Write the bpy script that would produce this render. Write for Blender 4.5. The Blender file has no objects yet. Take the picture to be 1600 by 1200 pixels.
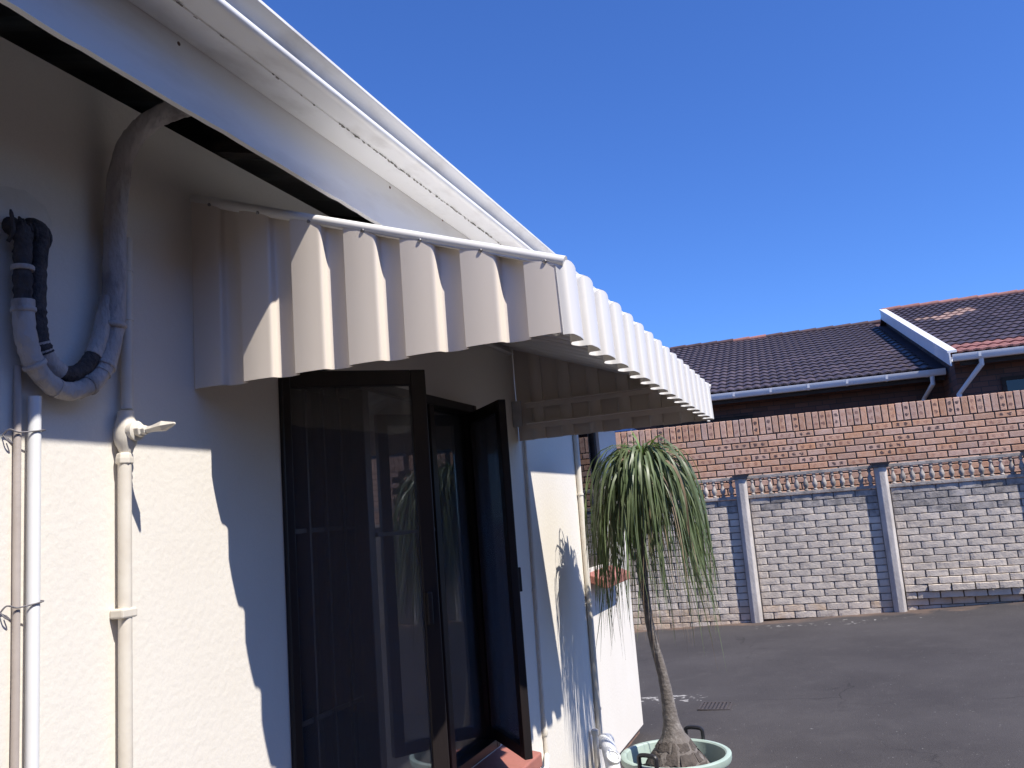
import bpy, math, random
from mathutils import Vector, Matrix
random.seed(7)
S = bpy.context.scene
COL = S.collection
R = math.radians

# ------------------------------------------------------------------ camera
yaw, pitch, roll = .3475, .1552, -.0788
fw = Vector((-math.sin(yaw)*math.cos(pitch), math.cos(yaw)*math.cos(pitch), math.sin(pitch)))
r0 = Vector((math.cos(yaw), math.sin(yaw), 0)); u0 = r0.cross(fw)
rt = r0*math.cos(roll) + u0*math.sin(roll); up = rt.cross(fw)
cd = bpy.data.cameras.new('camera'); cam = bpy.data.objects.new('camera', cd); COL.objects.link(cam)
cd.sensor_width = 36; cd.lens = 36*1322.4/1600; cd.clip_start = .02; cd.clip_end = 2000
cam.matrix_world = Matrix(((rt.x, up.x, -fw.x, 1.4), (rt.y, up.y, -fw.y, 0), (rt.z, up.z, -fw.z, 1.5), (0, 0, 0, 1)))
S.camera = cam

# ------------------------------------------------------------------ sky, sun, exposure
SUN = Vector((.70, -.266, 1.0)).normalized()          # towards the sun
w = bpy.data.worlds.new('World'); S.world = w; w.use_nodes = True
nt = w.node_tree; bg = nt.nodes['Background']
sky = nt.nodes.new('ShaderNodeTexSky'); sky.sky_type = 'NISHITA'; sky.sun_disc = False
sky.sun_elevation = math.asin(SUN.z); sky.sun_rotation = math.atan2(SUN.x, SUN.y)
sky.altitude = 100; sky.air_density = 1.0; sky.dust_density = .3; sky.ozone_density = 3.2
tint = nt.nodes.new('ShaderNodeMix'); tint.data_type = 'RGBA'; tint.blend_type = 'MULTIPLY'; tint.inputs[0].default_value = 1
tint.inputs[7].default_value = (.57, .93, 1.66, 1)          # white balance of the deep blue sky
nt.links.new(sky.outputs[0], tint.inputs[6]); nt.links.new(tint.outputs[2], bg.inputs[0]); bg.inputs[1].default_value = .089
sl = bpy.data.lights.new('sun', 'SUN'); sl.energy = 5.0; sl.angle = R(.53); sl.color = (1, .945, .86)
so = bpy.data.objects.new('sun', sl); COL.objects.link(so); so.location = (6, -4, 10)
so.rotation_euler = (-SUN).to_track_quat('-Z', 'Y').to_euler()
S.view_settings.view_transform = 'Standard'; S.view_settings.look = 'None'
S.view_settings.exposure = .40; S.view_settings.gamma = 1; S.view_settings.use_curve_mapping = False
S.render.engine = 'CYCLES'

# ------------------------------------------------------------------ materials
def N(t, typ, **kw):
    n = t.nodes.new(typ)
    for k, v in kw.items(): setattr(n, k, v)
    return n
def mat(name, c1, c2=None, rough=.7, scale=6, bump=0, bscale=60, var=0, metal=0, coat=0, detail=5, lo=.35, hi=.65, spec=.5, stretch=None, fine=0, world=False):
    m = bpy.data.materials.new(name); m.use_nodes = True; t = m.node_tree; L = t.links.new
    p = t.nodes['Principled BSDF']; p.inputs['Roughness'].default_value = rough; p.inputs['Metallic'].default_value = metal
    p.inputs['Specular IOR Level'].default_value = spec; p.inputs['Coat Weight'].default_value = coat
    tc = N(t, 'ShaderNodeTexCoord'); vec = tc.outputs['Object']
    if world: vec = N(t, 'ShaderNodeNewGeometry').outputs['Position']
    if stretch:
        mp = N(t, 'ShaderNodeMapping'); mp.inputs['Scale'].default_value = stretch; L(vec, mp.inputs[0]); vec = mp.outputs[0]
    m['vec'] = 1
    out = None
    if c2 is not None:
        n = N(t, 'ShaderNodeTexNoise'); n.inputs['Scale'].default_value = scale; n.inputs['Detail'].default_value = detail; n.inputs['Roughness'].default_value = .6
        L(vec, n.inputs['Vector'])
        r = N(t, 'ShaderNodeValToRGB'); r.color_ramp.elements[0].position = lo; r.color_ramp.elements[1].position = hi
        r.color_ramp.elements[0].color = (*c1, 1); r.color_ramp.elements[1].color = (*c2, 1)
        L(n.outputs[0], r.inputs[0]); out = r.outputs[0]
    else:
        rg = N(t, 'ShaderNodeRGB'); rg.outputs[0].default_value = (*c1, 1); out = rg.outputs[0]
    if fine:
        n = N(t, 'ShaderNodeTexNoise'); n.inputs['Scale'].default_value = 240; n.inputs['Detail'].default_value = 3; L(vec, n.inputs['Vector'])
        mr = N(t, 'ShaderNodeMapRange'); mr.inputs['From Min'].default_value = .3; mr.inputs['From Max'].default_value = .7
        mr.inputs['To Min'].default_value = 1-fine; mr.inputs['To Max'].default_value = 1+fine; L(n.outputs[0], mr.inputs[0])
        h = N(t, 'ShaderNodeHueSaturation'); L(out, h.inputs['Color']); L(mr.outputs[0], h.inputs['Value']); out = h.outputs[0]
    if var:
        oi = N(t, 'ShaderNodeObjectInfo'); mr = N(t, 'ShaderNodeMapRange'); mr.inputs['To Min'].default_value = 1-var; mr.inputs['To Max'].default_value = 1+var
        L(oi.outputs['Random'], mr.inputs[0]); h = N(t, 'ShaderNodeHueSaturation'); L(out, h.inputs['Color']); L(mr.outputs[0], h.inputs['Value']); out = h.outputs[0]
    L(out, p.inputs['Base Color'])
    if bump:
        n = N(t, 'ShaderNodeTexNoise'); n.inputs['Scale'].default_value = bscale; n.inputs['Detail'].default_value = 6; L(vec, n.inputs['Vector'])
        b = N(t, 'ShaderNodeBump'); b.inputs['Strength'].default_value = bump; b.inputs['Distance'].default_value = .01
        L(n.outputs[0], b.inputs['Height']); L(b.outputs[0], p.inputs['Normal'])
    return m
M = {}
M['plaster'] = mat('plaster', (.775, .73, .655), (.735, .685, .605), rough=.85, scale=2.2, bump=.14, bscale=60, fine=.025, detail=9, lo=.42, hi=.8)
M['patch'] = mat('filler_plaster', (.74, .70, .63), (.66, .62, .55), rough=.9, scale=14, bump=.3)
M['plinth'] = mat('plinth_brick', (.28, .16, .11), (.15, .10, .08), rough=.9, scale=9, bump=.4)
M['fascia'] = mat('fascia_paint', (.74, .73, .71), (.52, .48, .44), rough=.6, scale=3, lo=.46, hi=.9, bump=.05, bscale=30, stretch=(1, .6, 3))
M['gutter'] = mat('gutter_paint', (.80, .80, .79), (.42, .39, .35), rough=.38, scale=7, lo=.50, hi=.88, bump=.06, bscale=40, stretch=(1, .5, 1))
M['lichen'] = mat('gutter_grime', (.10, .095, .085), (.32, .30, .27), rough=.95, scale=40)
M['timber'] = mat('old_timber', (.055, .04, .032), (.03, .024, .02), rough=.9, scale=5, bump=.3, stretch=(1, 8, 8))
M['roofsheet'] = mat('roof_sheet', (.35, .34, .33), (.27, .25, .24), rough=.5, scale=3, metal=.3)
M['awning'] = mat('awning_cream', (.80, .715, .615), (.78, .69, .59), rough=.3, scale=2, spec=.5, bump=.012, bscale=9)
M['awnwhite'] = mat('awning_white', (.79, .765, .72), (.765, .735, .69), rough=.32, scale=2, bump=.012, bscale=9)
M['screw'] = mat('screw_zinc', (.42, .41, .40), (.25, .23, .21), rough=.4, scale=80, metal=.8)
M['rust'] = mat('rusty_nail', (.16, .09, .06), (.09, .05, .035), rough=.9, scale=60)
M['bracket'] = mat('galvanised', (.55, .56, .58), (.44, .45, .47), rough=.45, scale=20, metal=.6)
M['bronze'] = mat('bronze_frame', (.013, .011, .012), (.022, .016, .015), rough=.42, scale=5, bump=.05, stretch=(3, 3, .5))
M['sill'] = mat('sill_tile', (.40, .155, .12), (.33, .13, .10), rough=.55, scale=8, bump=.1, fine=.04)
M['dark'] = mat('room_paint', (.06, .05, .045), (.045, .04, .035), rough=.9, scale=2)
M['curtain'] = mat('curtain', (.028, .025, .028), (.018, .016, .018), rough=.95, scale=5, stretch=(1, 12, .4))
M['blind'] = mat('blind', (.42, .44, .50), (.34, .36, .42), rough=.8, scale=3)
M['pipe'] = mat('painted_pipe', (.74, .69, .60), (.66, .60, .51), rough=.55, scale=9, bump=.08, bscale=50)
M['pvc'] = mat('white_pvc', (.82, .82, .82), (.78, .78, .77), rough=.35, scale=4)
M['gpipe'] = mat('grey_pipe', (.50, .44, .40), (.42, .36, .32), rough=.6, scale=7, bump=.08)
M['wrap'] = mat('lagging_wrap', (.50, .46, .44), (.15, .13, .13), rough=.9, scale=15, bump=1., bscale=60, lo=.5, hi=.78, stretch=(1, 1, .5))
M['foam'] = mat('black_foam', (.045, .04, .042), (.09, .08, .08), rough=.95, scale=40, bump=.9, bscale=90)
M['wire'] = mat('tie_wire', (.20, .19, .20), (.12, .11, .12), rough=.6, scale=60)
M['pot'] = mat('pot_green', (.43, .53, .47), (.36, .45, .39), rough=.5, scale=7, bump=.06)
M['handle'] = mat('black_plastic', (.018, .018, .022), rough=.4)
M['soil'] = mat('soil', (.06, .045, .035), (.025, .02, .016), rough=1, scale=40, bump=1)
M['fence'] = mat('cast_concrete', (.70, .605, .495), (.57, .485, .395), world=True, rough=.92, scale=5, bump=.45, bscale=55, var=.09)
M['fence_old'] = mat('weathered_concrete', (.48, .425, .37), (.24, .215, .19), world=True, rough=.95, scale=10, bump=.45, bscale=55, var=.18)
M['fence_earth'] = mat('earth_stained_concrete', (.60, .45, .31), (.66, .56, .46), world=True, rough=.95, scale=7, bump=.45, bscale=55, var=.12)
M['joint'] = mat('panel_joint', (.26, .23, .20), (.17, .15, .13), rough=.95, scale=12, bump=.3)
M['post'] = mat('post_concrete', (.58, .53, .48), (.36, .325, .295), rough=.92, scale=7, bump=.3, stretch=(1, 1, .45), lo=.42, hi=.75)
M['cap'] = mat('post_cap', (.20, .18, .165), (.10, .09, .085), rough=.95, scale=12, bump=.4)
M['mortar'] = mat('dark_mortar', (.045, .037, .034), (.028, .024, .023), rough=.95, scale=40)
M['nwall'] = None
M['tile'] = mat('dark_roof_tile', (.105, .075, .078), (.055, .042, .048), world=True, rough=.5, scale=14, bump=.25, bscale=60, var=.22)
M['tile_red'] = mat('red_roof_tile', (.36, .15, .12), (.24, .11, .095), rough=.75, scale=20, bump=.2, var=.15)
M['tile_pale'] = mat('worn_roof_tile', (.50, .33, .26), (.26, .17, .14), rough=.8, scale=26, bump=.2, var=.15)
M['ridge_dark'] = mat('dark_ridge', (.10, .05, .05), (.05, .035, .042), rough=.7, scale=5)
M['white'] = mat('white_paint', (.76, .76, .77), (.70, .70, .71), rough=.45, scale=4)
M['iron'] = mat('cast_iron', (.05, .043, .042), (.075, .06, .055), rough=.7, scale=30, bump=.3)
M['blue'] = mat('blue_plastic', (.03, .11, .32), (.02, .07, .22), rough=.5, scale=20)
M['bark'] = mat('grey_bark', (.155, .135, .122), (.30, .275, .255), rough=.95, scale=26, bump=.7, bscale=70, lo=.5, hi=.78)

def plaque_leaf(name, a, b):
    m = mat(name, a, b, rough=.42, scale=9, var=.35, spec=.45)
    t = m.node_tree; p = t.nodes['Principled BSDF']
    tr = N(t, 'ShaderNodeBsdfTranslucent'); tr.inputs[0].default_value = (a[0]*2.2, a[1]*1.9, a[2]*1.3, 1)
    mx = N(t, 'ShaderNodeMixShader'); mx.inputs[0].default_value = .22
    o = t.nodes['Material Output']; t.links.new(p.outputs[0], mx.inputs[1]); t.links.new(tr.outputs[0], mx.inputs[2]); t.links.new(mx.outputs[0], o.inputs[0])
    return m
M['leaf'] = plaque_leaf('leaf_green', (.095, .14, .062), (.19, .23, .125))
M['leaf_new'] = plaque_leaf('leaf_fresh', (.12, .24, .035), (.09, .18, .03))
M['leaf_dry'] = mat('leaf_dry', (.30, .22, .15), (.20, .15, .10), rough=.9, scale=8, var=.2)

def glass(name, tint, ior=1.6, haze=0):
    m = bpy.data.materials.new(name); m.use_nodes = True; t = m.node_tree; t.nodes.remove(t.nodes['Principled BSDF'])
    a = N(t, 'ShaderNodeBsdfTransparent'); a.inputs[0].default_value = (*tint, 1)
    g = N(t, 'ShaderNodeBsdfGlossy'); g.inputs['Roughness'].default_value = .015; g.inputs[0].default_value = (.95, .97, 1, 1)
    f = N(t, 'ShaderNodeFresnel'); f.inputs[0].default_value = ior
    mx = N(t, 'ShaderNodeMixShader'); L = t.links.new
    L(f.outputs[0], mx.inputs[0]); L(a.outputs[0], mx.inputs[1]); L(g.outputs[0], mx.inputs[2])
    if haze:  # diffuse share paints veiling haze over the dark glass
        dd = N(t, 'ShaderNodeBsdfDiffuse'); dd.inputs[0].default_value = (.55, .55, .6, 1); m2 = N(t, 'ShaderNodeMixShader'); m2.inputs[0].default_value = haze
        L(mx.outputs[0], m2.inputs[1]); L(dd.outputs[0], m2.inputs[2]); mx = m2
    L(mx.outputs[0], t.nodes['Material Output'].inputs[0])
    return m
M['glass_leaf'] = glass('hazy_glass', (.86, .87, .89), 1.55, .055)  # leaf glass with painted haze that lifts its dark tone
M['glass_film'] = glass('mirror_film_glass', (.4, .42, .45), 2.7, .035)
M['glass'] = glass('window_glass', (.78, .80, .82))
M['glass_dark'] = glass('tinted_glass', (.22, .23, .26))

def facebrick():
    m = mat('face_brick', (.64, .355, .22), (.71, .44, .30), world=True, rough=.85, scale=16, bump=.35, bscale=90, fine=.08)
    t = m.node_tree; L = t.links.new; p = t.nodes['Principled BSDF']
    base = p.inputs['Base Color'].links[0].from_socket
    tc = N(t, 'ShaderNodeTexCoord'); sx = N(t, 'ShaderNodeSeparateXYZ'); L(tc.outputs['Object'], sx.inputs[0])
    def mth(op, a, b=None):
        n = N(t, 'ShaderNodeMath', operation=op)
        for i, v in enumerate((a, b)):
            if v is None: continue
            if isinstance(v, (int, float)): n.inputs[i].default_value = v
            else: L(v, n.inputs[i])
        return n.outputs[0]
    oi = N(t, 'ShaderNodeObjectInfo'); rnd = oi.outputs['Random']
    ax = mth('SUBTRACT', mth('ABSOLUTE', sx.outputs[0]), .045)
    d = mth('ADD', mth('MULTIPLY', mth('MULTIPLY', ax, ax), 900.), mth('MULTIPLY', mth('MULTIPLY', sx.outputs[2], sx.outputs[2]), 900.))
    nz = N(t, 'ShaderNodeTexNoise'); nz.inputs['Scale'].default_value = 38; nz.inputs['Detail'].default_value = 4
    ofs = N(t, 'ShaderNodeVectorMath', operation='ADD'); cmb = N(t, 'ShaderNodeCombineXYZ'); L(mth('MULTIPLY', rnd, 37.), cmb.inputs[0]); L(mth('MULTIPLY', rnd, 91.), cmb.inputs[2])
    L(tc.outputs['Object'], ofs.inputs[0]); L(cmb.outputs[0], ofs.inputs[1]); L(ofs.outputs[0], nz.inputs['Vector'])
    blob = mth('SUBTRACT', mth('ADD', .62, mth('MULTIPLY', mth('SUBTRACT', nz.outputs[0], .5), 2.4)), d)
    bl = N(t, 'ShaderNodeMapRange'); bl.inputs['From Min'].default_value = .0; bl.inputs['From Max'].default_value = .45; L(blob, bl.inputs[0])
    r2 = mth('FRACT', mth('MULTIPLY', rnd, 7.31))
    strength = N(t, 'ShaderNodeMapRange'); strength.inputs['From Min'].default_value = .12; strength.inputs['From Max'].default_value = .9; strength.inputs['To Max'].default_value = .95; L(r2, strength.inputs[0])
    fac = mth('MULTIPLY', bl.outputs[0], strength.outputs[0])
    hs = N(t, 'ShaderNodeHueSaturation'); L(base, hs.inputs['Color'])
    vr = N(t, 'ShaderNodeMapRange'); vr.inputs['To Min'].default_value = .82; vr.inputs['To Max'].default_value = 1.12; L(mth('FRACT', mth('MULTIPLY', rnd, 3.77)), vr.inputs[0]); L(vr.outputs[0], hs.inputs['Value'])
    sr = N(t, 'ShaderNodeMapRange'); sr.inputs['To Min'].default_value = .85; sr.inputs['To Max'].default_value = 1.12; L(mth('FRACT', mth('MULTIPLY', rnd, 11.9)), sr.inputs[0]); L(sr.outputs[0], hs.inputs['Saturation'])
    dk = N(t, 'ShaderNodeMix', data_type='RGBA'); 
    cr = N(t, 'ShaderNodeValToRGB'); cr.color_ramp.elements[0].color = (.30, .12, .085, 1); cr.color_ramp.elements[1].color = (.085, .055, .055, 1); cr.color_ramp.elements[0].position = .55; cr.color_ramp.elements[1].position = .85
    L(r2, cr.inputs[0])
    L(fac, dk.inputs[0]); L(hs.outputs[0], dk.inputs[6]); L(cr.outputs[0], dk.inputs[7]); L(dk.outputs[2], p.inputs['Base Color'])
    return m
M['brick'] = facebrick()
def wallbrick():
    m = mat('neighbour_brick', (.3, .2, .15), rough=.9)
    t = m.node_tree; L = t.links.new; p = t.nodes['Principled BSDF']
    tc = N(t, 'ShaderNodeTexCoord'); mp = N(t, 'ShaderNodeMapping'); mp.inputs['Rotation'].default_value = (R(90), 0, 0)
    b = N(t, 'ShaderNodeTexBrick'); b.inputs['Scale'].default_value = 1; b.inputs['Brick Width'].default_value = .23; b.inputs['Row Height'].default_value = .083; b.inputs['Mortar Size'].default_value = .006
    b.inputs['Color1'].default_value = (.17, .085, .065, 1); b.inputs['Color2'].default_value = (.11, .06, .05, 1); b.inputs['Mortar'].default_value = (.06, .05, .05, 1)
    L(tc.outputs['Object'], mp.inputs[0]); L(mp.outputs[0], b.inputs[0]); L(b.outputs[0], p.inputs['Base Color'])
    bp = N(t, 'ShaderNodeBump'); bp.inputs['Strength'].default_value = .6; bp.inputs['Distance'].default_value = .008; bp.invert = True
    L(b.outputs[1], bp.inputs['Height']); L(bp.outputs[0], p.inputs['Normal'])
    return m
M['nwall'] = wallbrick()

def asphalt():
    m = mat('asphalt', (.048, .043, .0435), (.066, .0595, .0585), rough=.9, scale=.9, detail=8, bump=.35, bscale=130, fine=.42, spec=.3)
    t = m.node_tree; L = t.links.new; p = t.nodes['Principled BSDF']
    base = p.inputs['Base Color'].links[0].from_socket
    geo = N(t, 'ShaderNodeNewGeometry'); sx = N(t, 'ShaderNodeSeparateXYZ'); L(geo.outputs['Position'], sx.inputs[0])
    def mth(op, a, b=None, c=False):
        n = N(t, 'ShaderNodeMath', operation=op); n.use_clamp = c
        for i, v in enumerate((a, b)):
            if v is None: continue
            if isinstance(v, (int, float)): n.inputs[i].default_value = v
            else: L(v, n.inputs[i])
        return n.outputs[0]
    def noise(s, d=4):
        n = N(t, 'ShaderNodeTexNoise'); n.inputs['Scale'].default_value = s; n.inputs['Detail'].default_value = d; L(geo.outputs['Position'], n.inputs['Vector']); return n.outputs[0]
    def mix(fac, col):
        nonlocal base
        x = N(t, 'ShaderNodeMix', data_type='RGBA'); L(fac, x.inputs[0]); L(base, x.inputs[6]); x.inputs[7].default_value = (*col, 1); base = x.outputs[2]
    # washed-out soil lying along the foot of the precast wall
    fy = mth('SUBTRACT', sx.outputs[1], mth('ADD', mth('MULTIPLY', sx.outputs[0], .0577), 10.72))
    s = mth('MULTIPLY', mth('ADD', fy, mth('MULTIPLY', mth('SUBTRACT', noise(2.2), .5), 1.3)), 3.2, True)
    mix(mth('MULTIPLY', s, .75), (.19, .125, .09))
    # paler dusty sweep
    d = mth('MULTIPLY', mth('SUBTRACT', noise(.55, 6), .5), 4., True); mix(mth('MULTIPLY', d, .35), (.092, .084, .086))
    d2 = mth('MULTIPLY', mth('SUBTRACT', noise(5.5, 8), .54), 5., True); mix(mth('MULTIPLY', d2, .30), (.088, .080, .078))
    d3 = mth('MULTIPLY', mth('SUBTRACT', .42, noise(2.7, 6)), 5., True); mix(mth('MULTIPLY', d3, .18), (.032, .029, .031))
    def crack(sc, wid, th, amt):
        nonlocal base
        va = N(t, 'ShaderNodeVectorMath', operation='ADD'); sc_ = N(t, 'ShaderNodeVectorMath', operation='SCALE'); nn_ = N(t, 'ShaderNodeTexNoise'); nn_.inputs['Scale'].default_value = 2.5; nn_.inputs['Detail'].default_value = 6
        L(geo.outputs['Position'], nn_.inputs['Vector']); L(nn_.outputs['Color'], sc_.inputs[0]); sc_.inputs['Scale'].default_value = .5; L(geo.outputs['Position'], va.inputs[0]); L(sc_.outputs[0], va.inputs[1])
        vo = N(t, 'ShaderNodeTexVoronoi', feature='DISTANCE_TO_EDGE'); vo.inputs['Scale'].default_value = sc; L(va.outputs[0], vo.inputs['Vector'])
        e = mth('MULTIPLY', mth('SUBTRACT', wid, vo.outputs['Distance']), 1/wid, True); k = mth('MULTIPLY', mth('SUBTRACT', noise(.8, 3), th), 8., True)
        mix(mth('MULTIPLY', mth('MULTIPLY', e, k), amt), (.02, .018, .018))
    crack(.55, .006, .47, .7); crack(2.2, .012, .56, .5)
    # spilt white paint beside the drain
    def spot(x, y, rx, ry, th):
        a = mth('DIVIDE', mth('SUBTRACT', sx.outputs[0], x), rx); b = mth('DIVIDE', mth('SUBTRACT', sx.outputs[1], y), ry)
        dd = mth('ADD', mth('MULTIPLY', a, a), mth('MULTIPLY', b, b))
        f = mth('MULTIPLY', mth('SUBTRACT', mth('SUBTRACT', noise(17, 5), mth('MULTIPLY', dd, .14)), th), 14., True); mix(mth('MULTIPLY', f, .8), (.46, .44, .41))
    spot(-.02, 6.95, .34, .16, .50); spot(1.15, 10.55, 1.5, .3, .60)
    mix(mth('MULTIPLY', mth('SUBTRACT', noise(60, 2), .73), 30., True), (.28, .27, .26))
    L(base, p.inputs['Base Color'])
    return m
M['asphalt'] = asphalt()

# ------------------------------------------------------------------ mesh helpers
ORI = {}
def org(o): return ORI.get(o.name, Vector((0, 0, 0))) if o else Vector((0, 0, 0))
def tag(o, label=None, cat=None, group=None, kind=None):
    if label: o['label'] = label
    if cat: o['category'] = cat
    if group: o['group'] = group
    if kind: o['kind'] = kind
    return o
def thing(name, loc, label, cat, group=None):
    o = bpy.data.objects.new(name, None); COL.objects.link(o); o.location = loc; o.empty_display_size = .1
    ORI[o.name] = Vector(loc); return tag(o, label, cat, group)
class MB:
    def __init__(s): s.v = []; s.f = []
    def add(s, vs, fs):
        k = len(s.v); s.v += [Vector(v) for v in vs]; s.f += [[i+k for i in f] for f in fs]; return s
    def hexa(s, p):
        return s.add(p, [(0, 3, 2, 1), (4, 5, 6, 7), (0, 1, 5, 4), (1, 2, 6, 5), (2, 3, 7, 6), (3, 0, 4, 7)])
    def box(s, x0, x1, y0, y1, z0, z1):
        return s.hexa([(x0, y0, z0), (x1, y0, z0), (x1, y1, z0), (x0, y1, z0), (x0, y0, z1), (x1, y0, z1), (x1, y1, z1), (x0, y1, z1)])
    def obox(s, o, a, b, c):                      # corner and three edge vectors
        o, a, b, c = map(Vector, (o, a, b, c))
        return s.hexa([o, o+a, o+a+b, o+b, o+c, o+a+c, o+a+b+c, o+b+c])
    def tube(s, path, r, n=10, caps=True):
        P = [Vector(p) for p in path]; rs = r if isinstance(r, (list, tuple)) else [r]*len(P)
        prev = None; rings = []
        for i, p in enumerate(P):
            t = (P[min(i+1, len(P)-1)] - P[max(i-1, 0)]).normalized()
            a = Vector((0, 0, 1)) if abs(t.z) < .9 else Vector((1, 0, 0))
            if prev is None: x = t.cross(a).normalized()
            else: x = (prev - t*prev.dot(t)).normalized()
            prev = x; y = t.cross(x); k = len(s.v)
            s.v += [p + (x*math.cos(2*math.pi*j/n) + y*math.sin(2*math.pi*j/n))*rs[i] for j in range(n)]; rings.append(k)
        for a, b in zip(rings, rings[1:]):
            for j in range(n): s.f.append([a+j, a+(j+1) % n, b+(j+1) % n, b+j])
        if caps: s.f.append([rings[0]+j for j in range(n)][::-1]); s.f.append([rings[-1]+j for j in range(n)])
        return s
    def lathe(s, c, prof, n=24, caps=True, ax=None):   # prof: (radius, height) along +z or along ax
        c = Vector(c); z = Vector(ax).normalized() if ax else Vector((0, 0, 1))
        x = z.orthogonal().normalized(); y = z.cross(x); k = len(s.v)
        for r, h in prof: s.v += [c + z*h + (x*math.cos(2*math.pi*j/n) + y*math.sin(2*math.pi*j/n))*r for j in range(n)]
        for i in range(len(prof)-1):
            for j in range(n): s.f.append([k+i*n+j, k+i*n+(j+1) % n, k+(i+1)*n+(j+1) % n, k+(i+1)*n+j])
        if caps: s.f.append([k+j for j in range(n)][::-1]); s.f.append([k+(len(prof)-1)*n+j for j in range(n)])
        return s
    def grid(s, rows):
        k = len(s.v); n = len(rows[0])
        for r in rows: s.v += [Vector(p) for p in r]
        for i in range(len(rows)-1):
            for j in range(n-1): s.f.append([k+i*n+j, k+i*n+j+1, k+(i+1)*n+j+1, k+(i+1)*n+j])
        return s
    def extrude(s, prof, d):                      # closed outline swept by vector d
        d = Vector(d); n = len(prof); k = len(s.v); s.v += [Vector(p) for p in prof] + [Vector(p)+d for p in prof]
        for j in range(n): s.f.append([k+j, k+(j+1) % n, k+n+(j+1) % n, k+n+j])
        s.f.append([k+j for j in range(n)][::-1]); s.f.append([k+n+j for j in range(n)]); return s
    def mesh(s, name, m, off=Vector((0, 0, 0)), smooth=False):
        me = bpy.data.meshes.new(name); me.from_pydata([v-off for v in s.v], [], s.f); me.materials.append(m)
        import bmesh
        b = bmesh.new(); b.from_mesh(me); bmesh.ops.recalc_face_normals(b, faces=b.faces); b.to_mesh(me); b.free()
        if smooth:
            me.polygons.foreach_set('use_smooth', [True]*len(me.polygons)); me.set_sharp_from_angle(angle=R(38))
        me.update(); return me
    def build(s, name, m, parent=None, smooth=False, bevel=0, solid=0, label=None, kind=None):
        o = bpy.data.objects.new(name, s.mesh(name, m, org(parent), smooth)); COL.objects.link(o)
        if parent: o.parent = parent
        ORI[o.name] = org(parent)
        if solid: q = o.modifiers.new('thickness', 'SOLIDIFY'); q.thickness = solid; q.offset = 0; q.use_rim = False
        if bevel: q = o.modifiers.new('edge', 'BEVEL'); q.width = bevel; q.segments = 2; q.limit_method = 'ANGLE'; q.angle_limit = R(40)
        if label: o['label'] = label
        if kind: o['kind'] = kind
        return o
def inst(name, me, parent, loc, rot=None, mtl=None):
    o = bpy.data.objects.new(name, me); COL.objects.link(o); o.parent = parent; o.location = Vector(loc) - org(parent)
    if rot is not None: o.rotation_euler = rot
    if mtl is not None: o.material_slots[0].link = 'OBJECT'; o.material_slots[0].material = mtl
    return o
def smoothpath(pts, n=6):
    P = [Vector(p) for p in pts]; out = []
    for i in range(len(P)-1):
        p0, p1, p2, p3 = P[max(i-1, 0)], P[i], P[i+1], P[min(i+2, len(P)-1)]
        for k in range(n):
            t = k/n; out.append(.5*((2*p1) + (p2-p0)*t + (2*p0-5*p1+4*p2-p3)*t*t + (3*p1-p0-3*p2+p3)*t**3))
    out.append(P[-1]); return out
def gz(x): return .035*max(-9, min(9, x-.353))

# ------------------------------------------------------------------ ground
xs = [-150, -60, -20, -9, -8.6, -4, 0, 4, 9, 9.353, 20, 60, 150]; ys = [-150, -40, -8, 0, 6, 12, 20, 50, 200]
g = MB().grid([[(x, y, gz(x)) for x in xs] for y in ys]).build('asphalt_yard', M['asphalt'])
tag(g, 'dark grey asphalt yard between house and precast wall', None, None, 'structure')

# ------------------------------------------------------------------ the house on the left
house = thing('plastered_house', (-3, 0, 0), 'cream plastered house with white gutter and open eaves on the left', 'house')
HY0, HY1, HT = -5., 5.95, 2.5
W1 = (1.96, 3.36, .585, 1.985); W2 = (4.90, 5.47, 1.16, 2.10)
m = MB()
def wallpiece(y0, y1, z0, z1): m.box(-.22, 0, y0, y1, z0, z1)
wallpiece(HY0, W1[0], .037, HT)
wallpiece(W1[0], W1[1], .037, W1[2]); wallpiece(W1[0], W1[1], W1[3], HT)
wallpiece(W1[1], W2[0], .037, HT)
wallpiece(W2[0], W2[1], .037, W2[2]); wallpiece(W2[0], W2[1], W2[3], HT)
wallpiece(W2[1], HY1, .037, HT)
wall = m.build('wall', M['plaster'], house)
m = MB().extrude([(-.222, HY1-.22, .037), (-6.2, HY1-.22, .037), (-6.2, HY1-.22, 2.5), (-3.1, HY1-.22, 3.3), (-.222, HY1-.22, 2.5)], (0, .218, 0))
m.extrude([(-.222, HY0, .037), (-6.2, HY0, .037), (-6.2, HY0, 2.5), (-3.1, HY0, 3.3), (-.222, HY0, 2.5)], (0, .22, 0))
m.box(-6.42, -6.202, HY0, HY1, .037, 2.5)
m.build('gable_wall', M['plaster'], house)
MB().box(-6.38, -.025, HY0+.02, HY1-.025, -.4, .036).build('plinth', M['plinth'], house)
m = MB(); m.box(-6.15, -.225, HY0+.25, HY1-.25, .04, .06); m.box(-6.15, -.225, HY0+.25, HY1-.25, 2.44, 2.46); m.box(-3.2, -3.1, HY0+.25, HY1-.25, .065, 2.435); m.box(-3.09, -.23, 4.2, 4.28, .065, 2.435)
m.build('room_lining', M['dark'], house)
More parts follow.
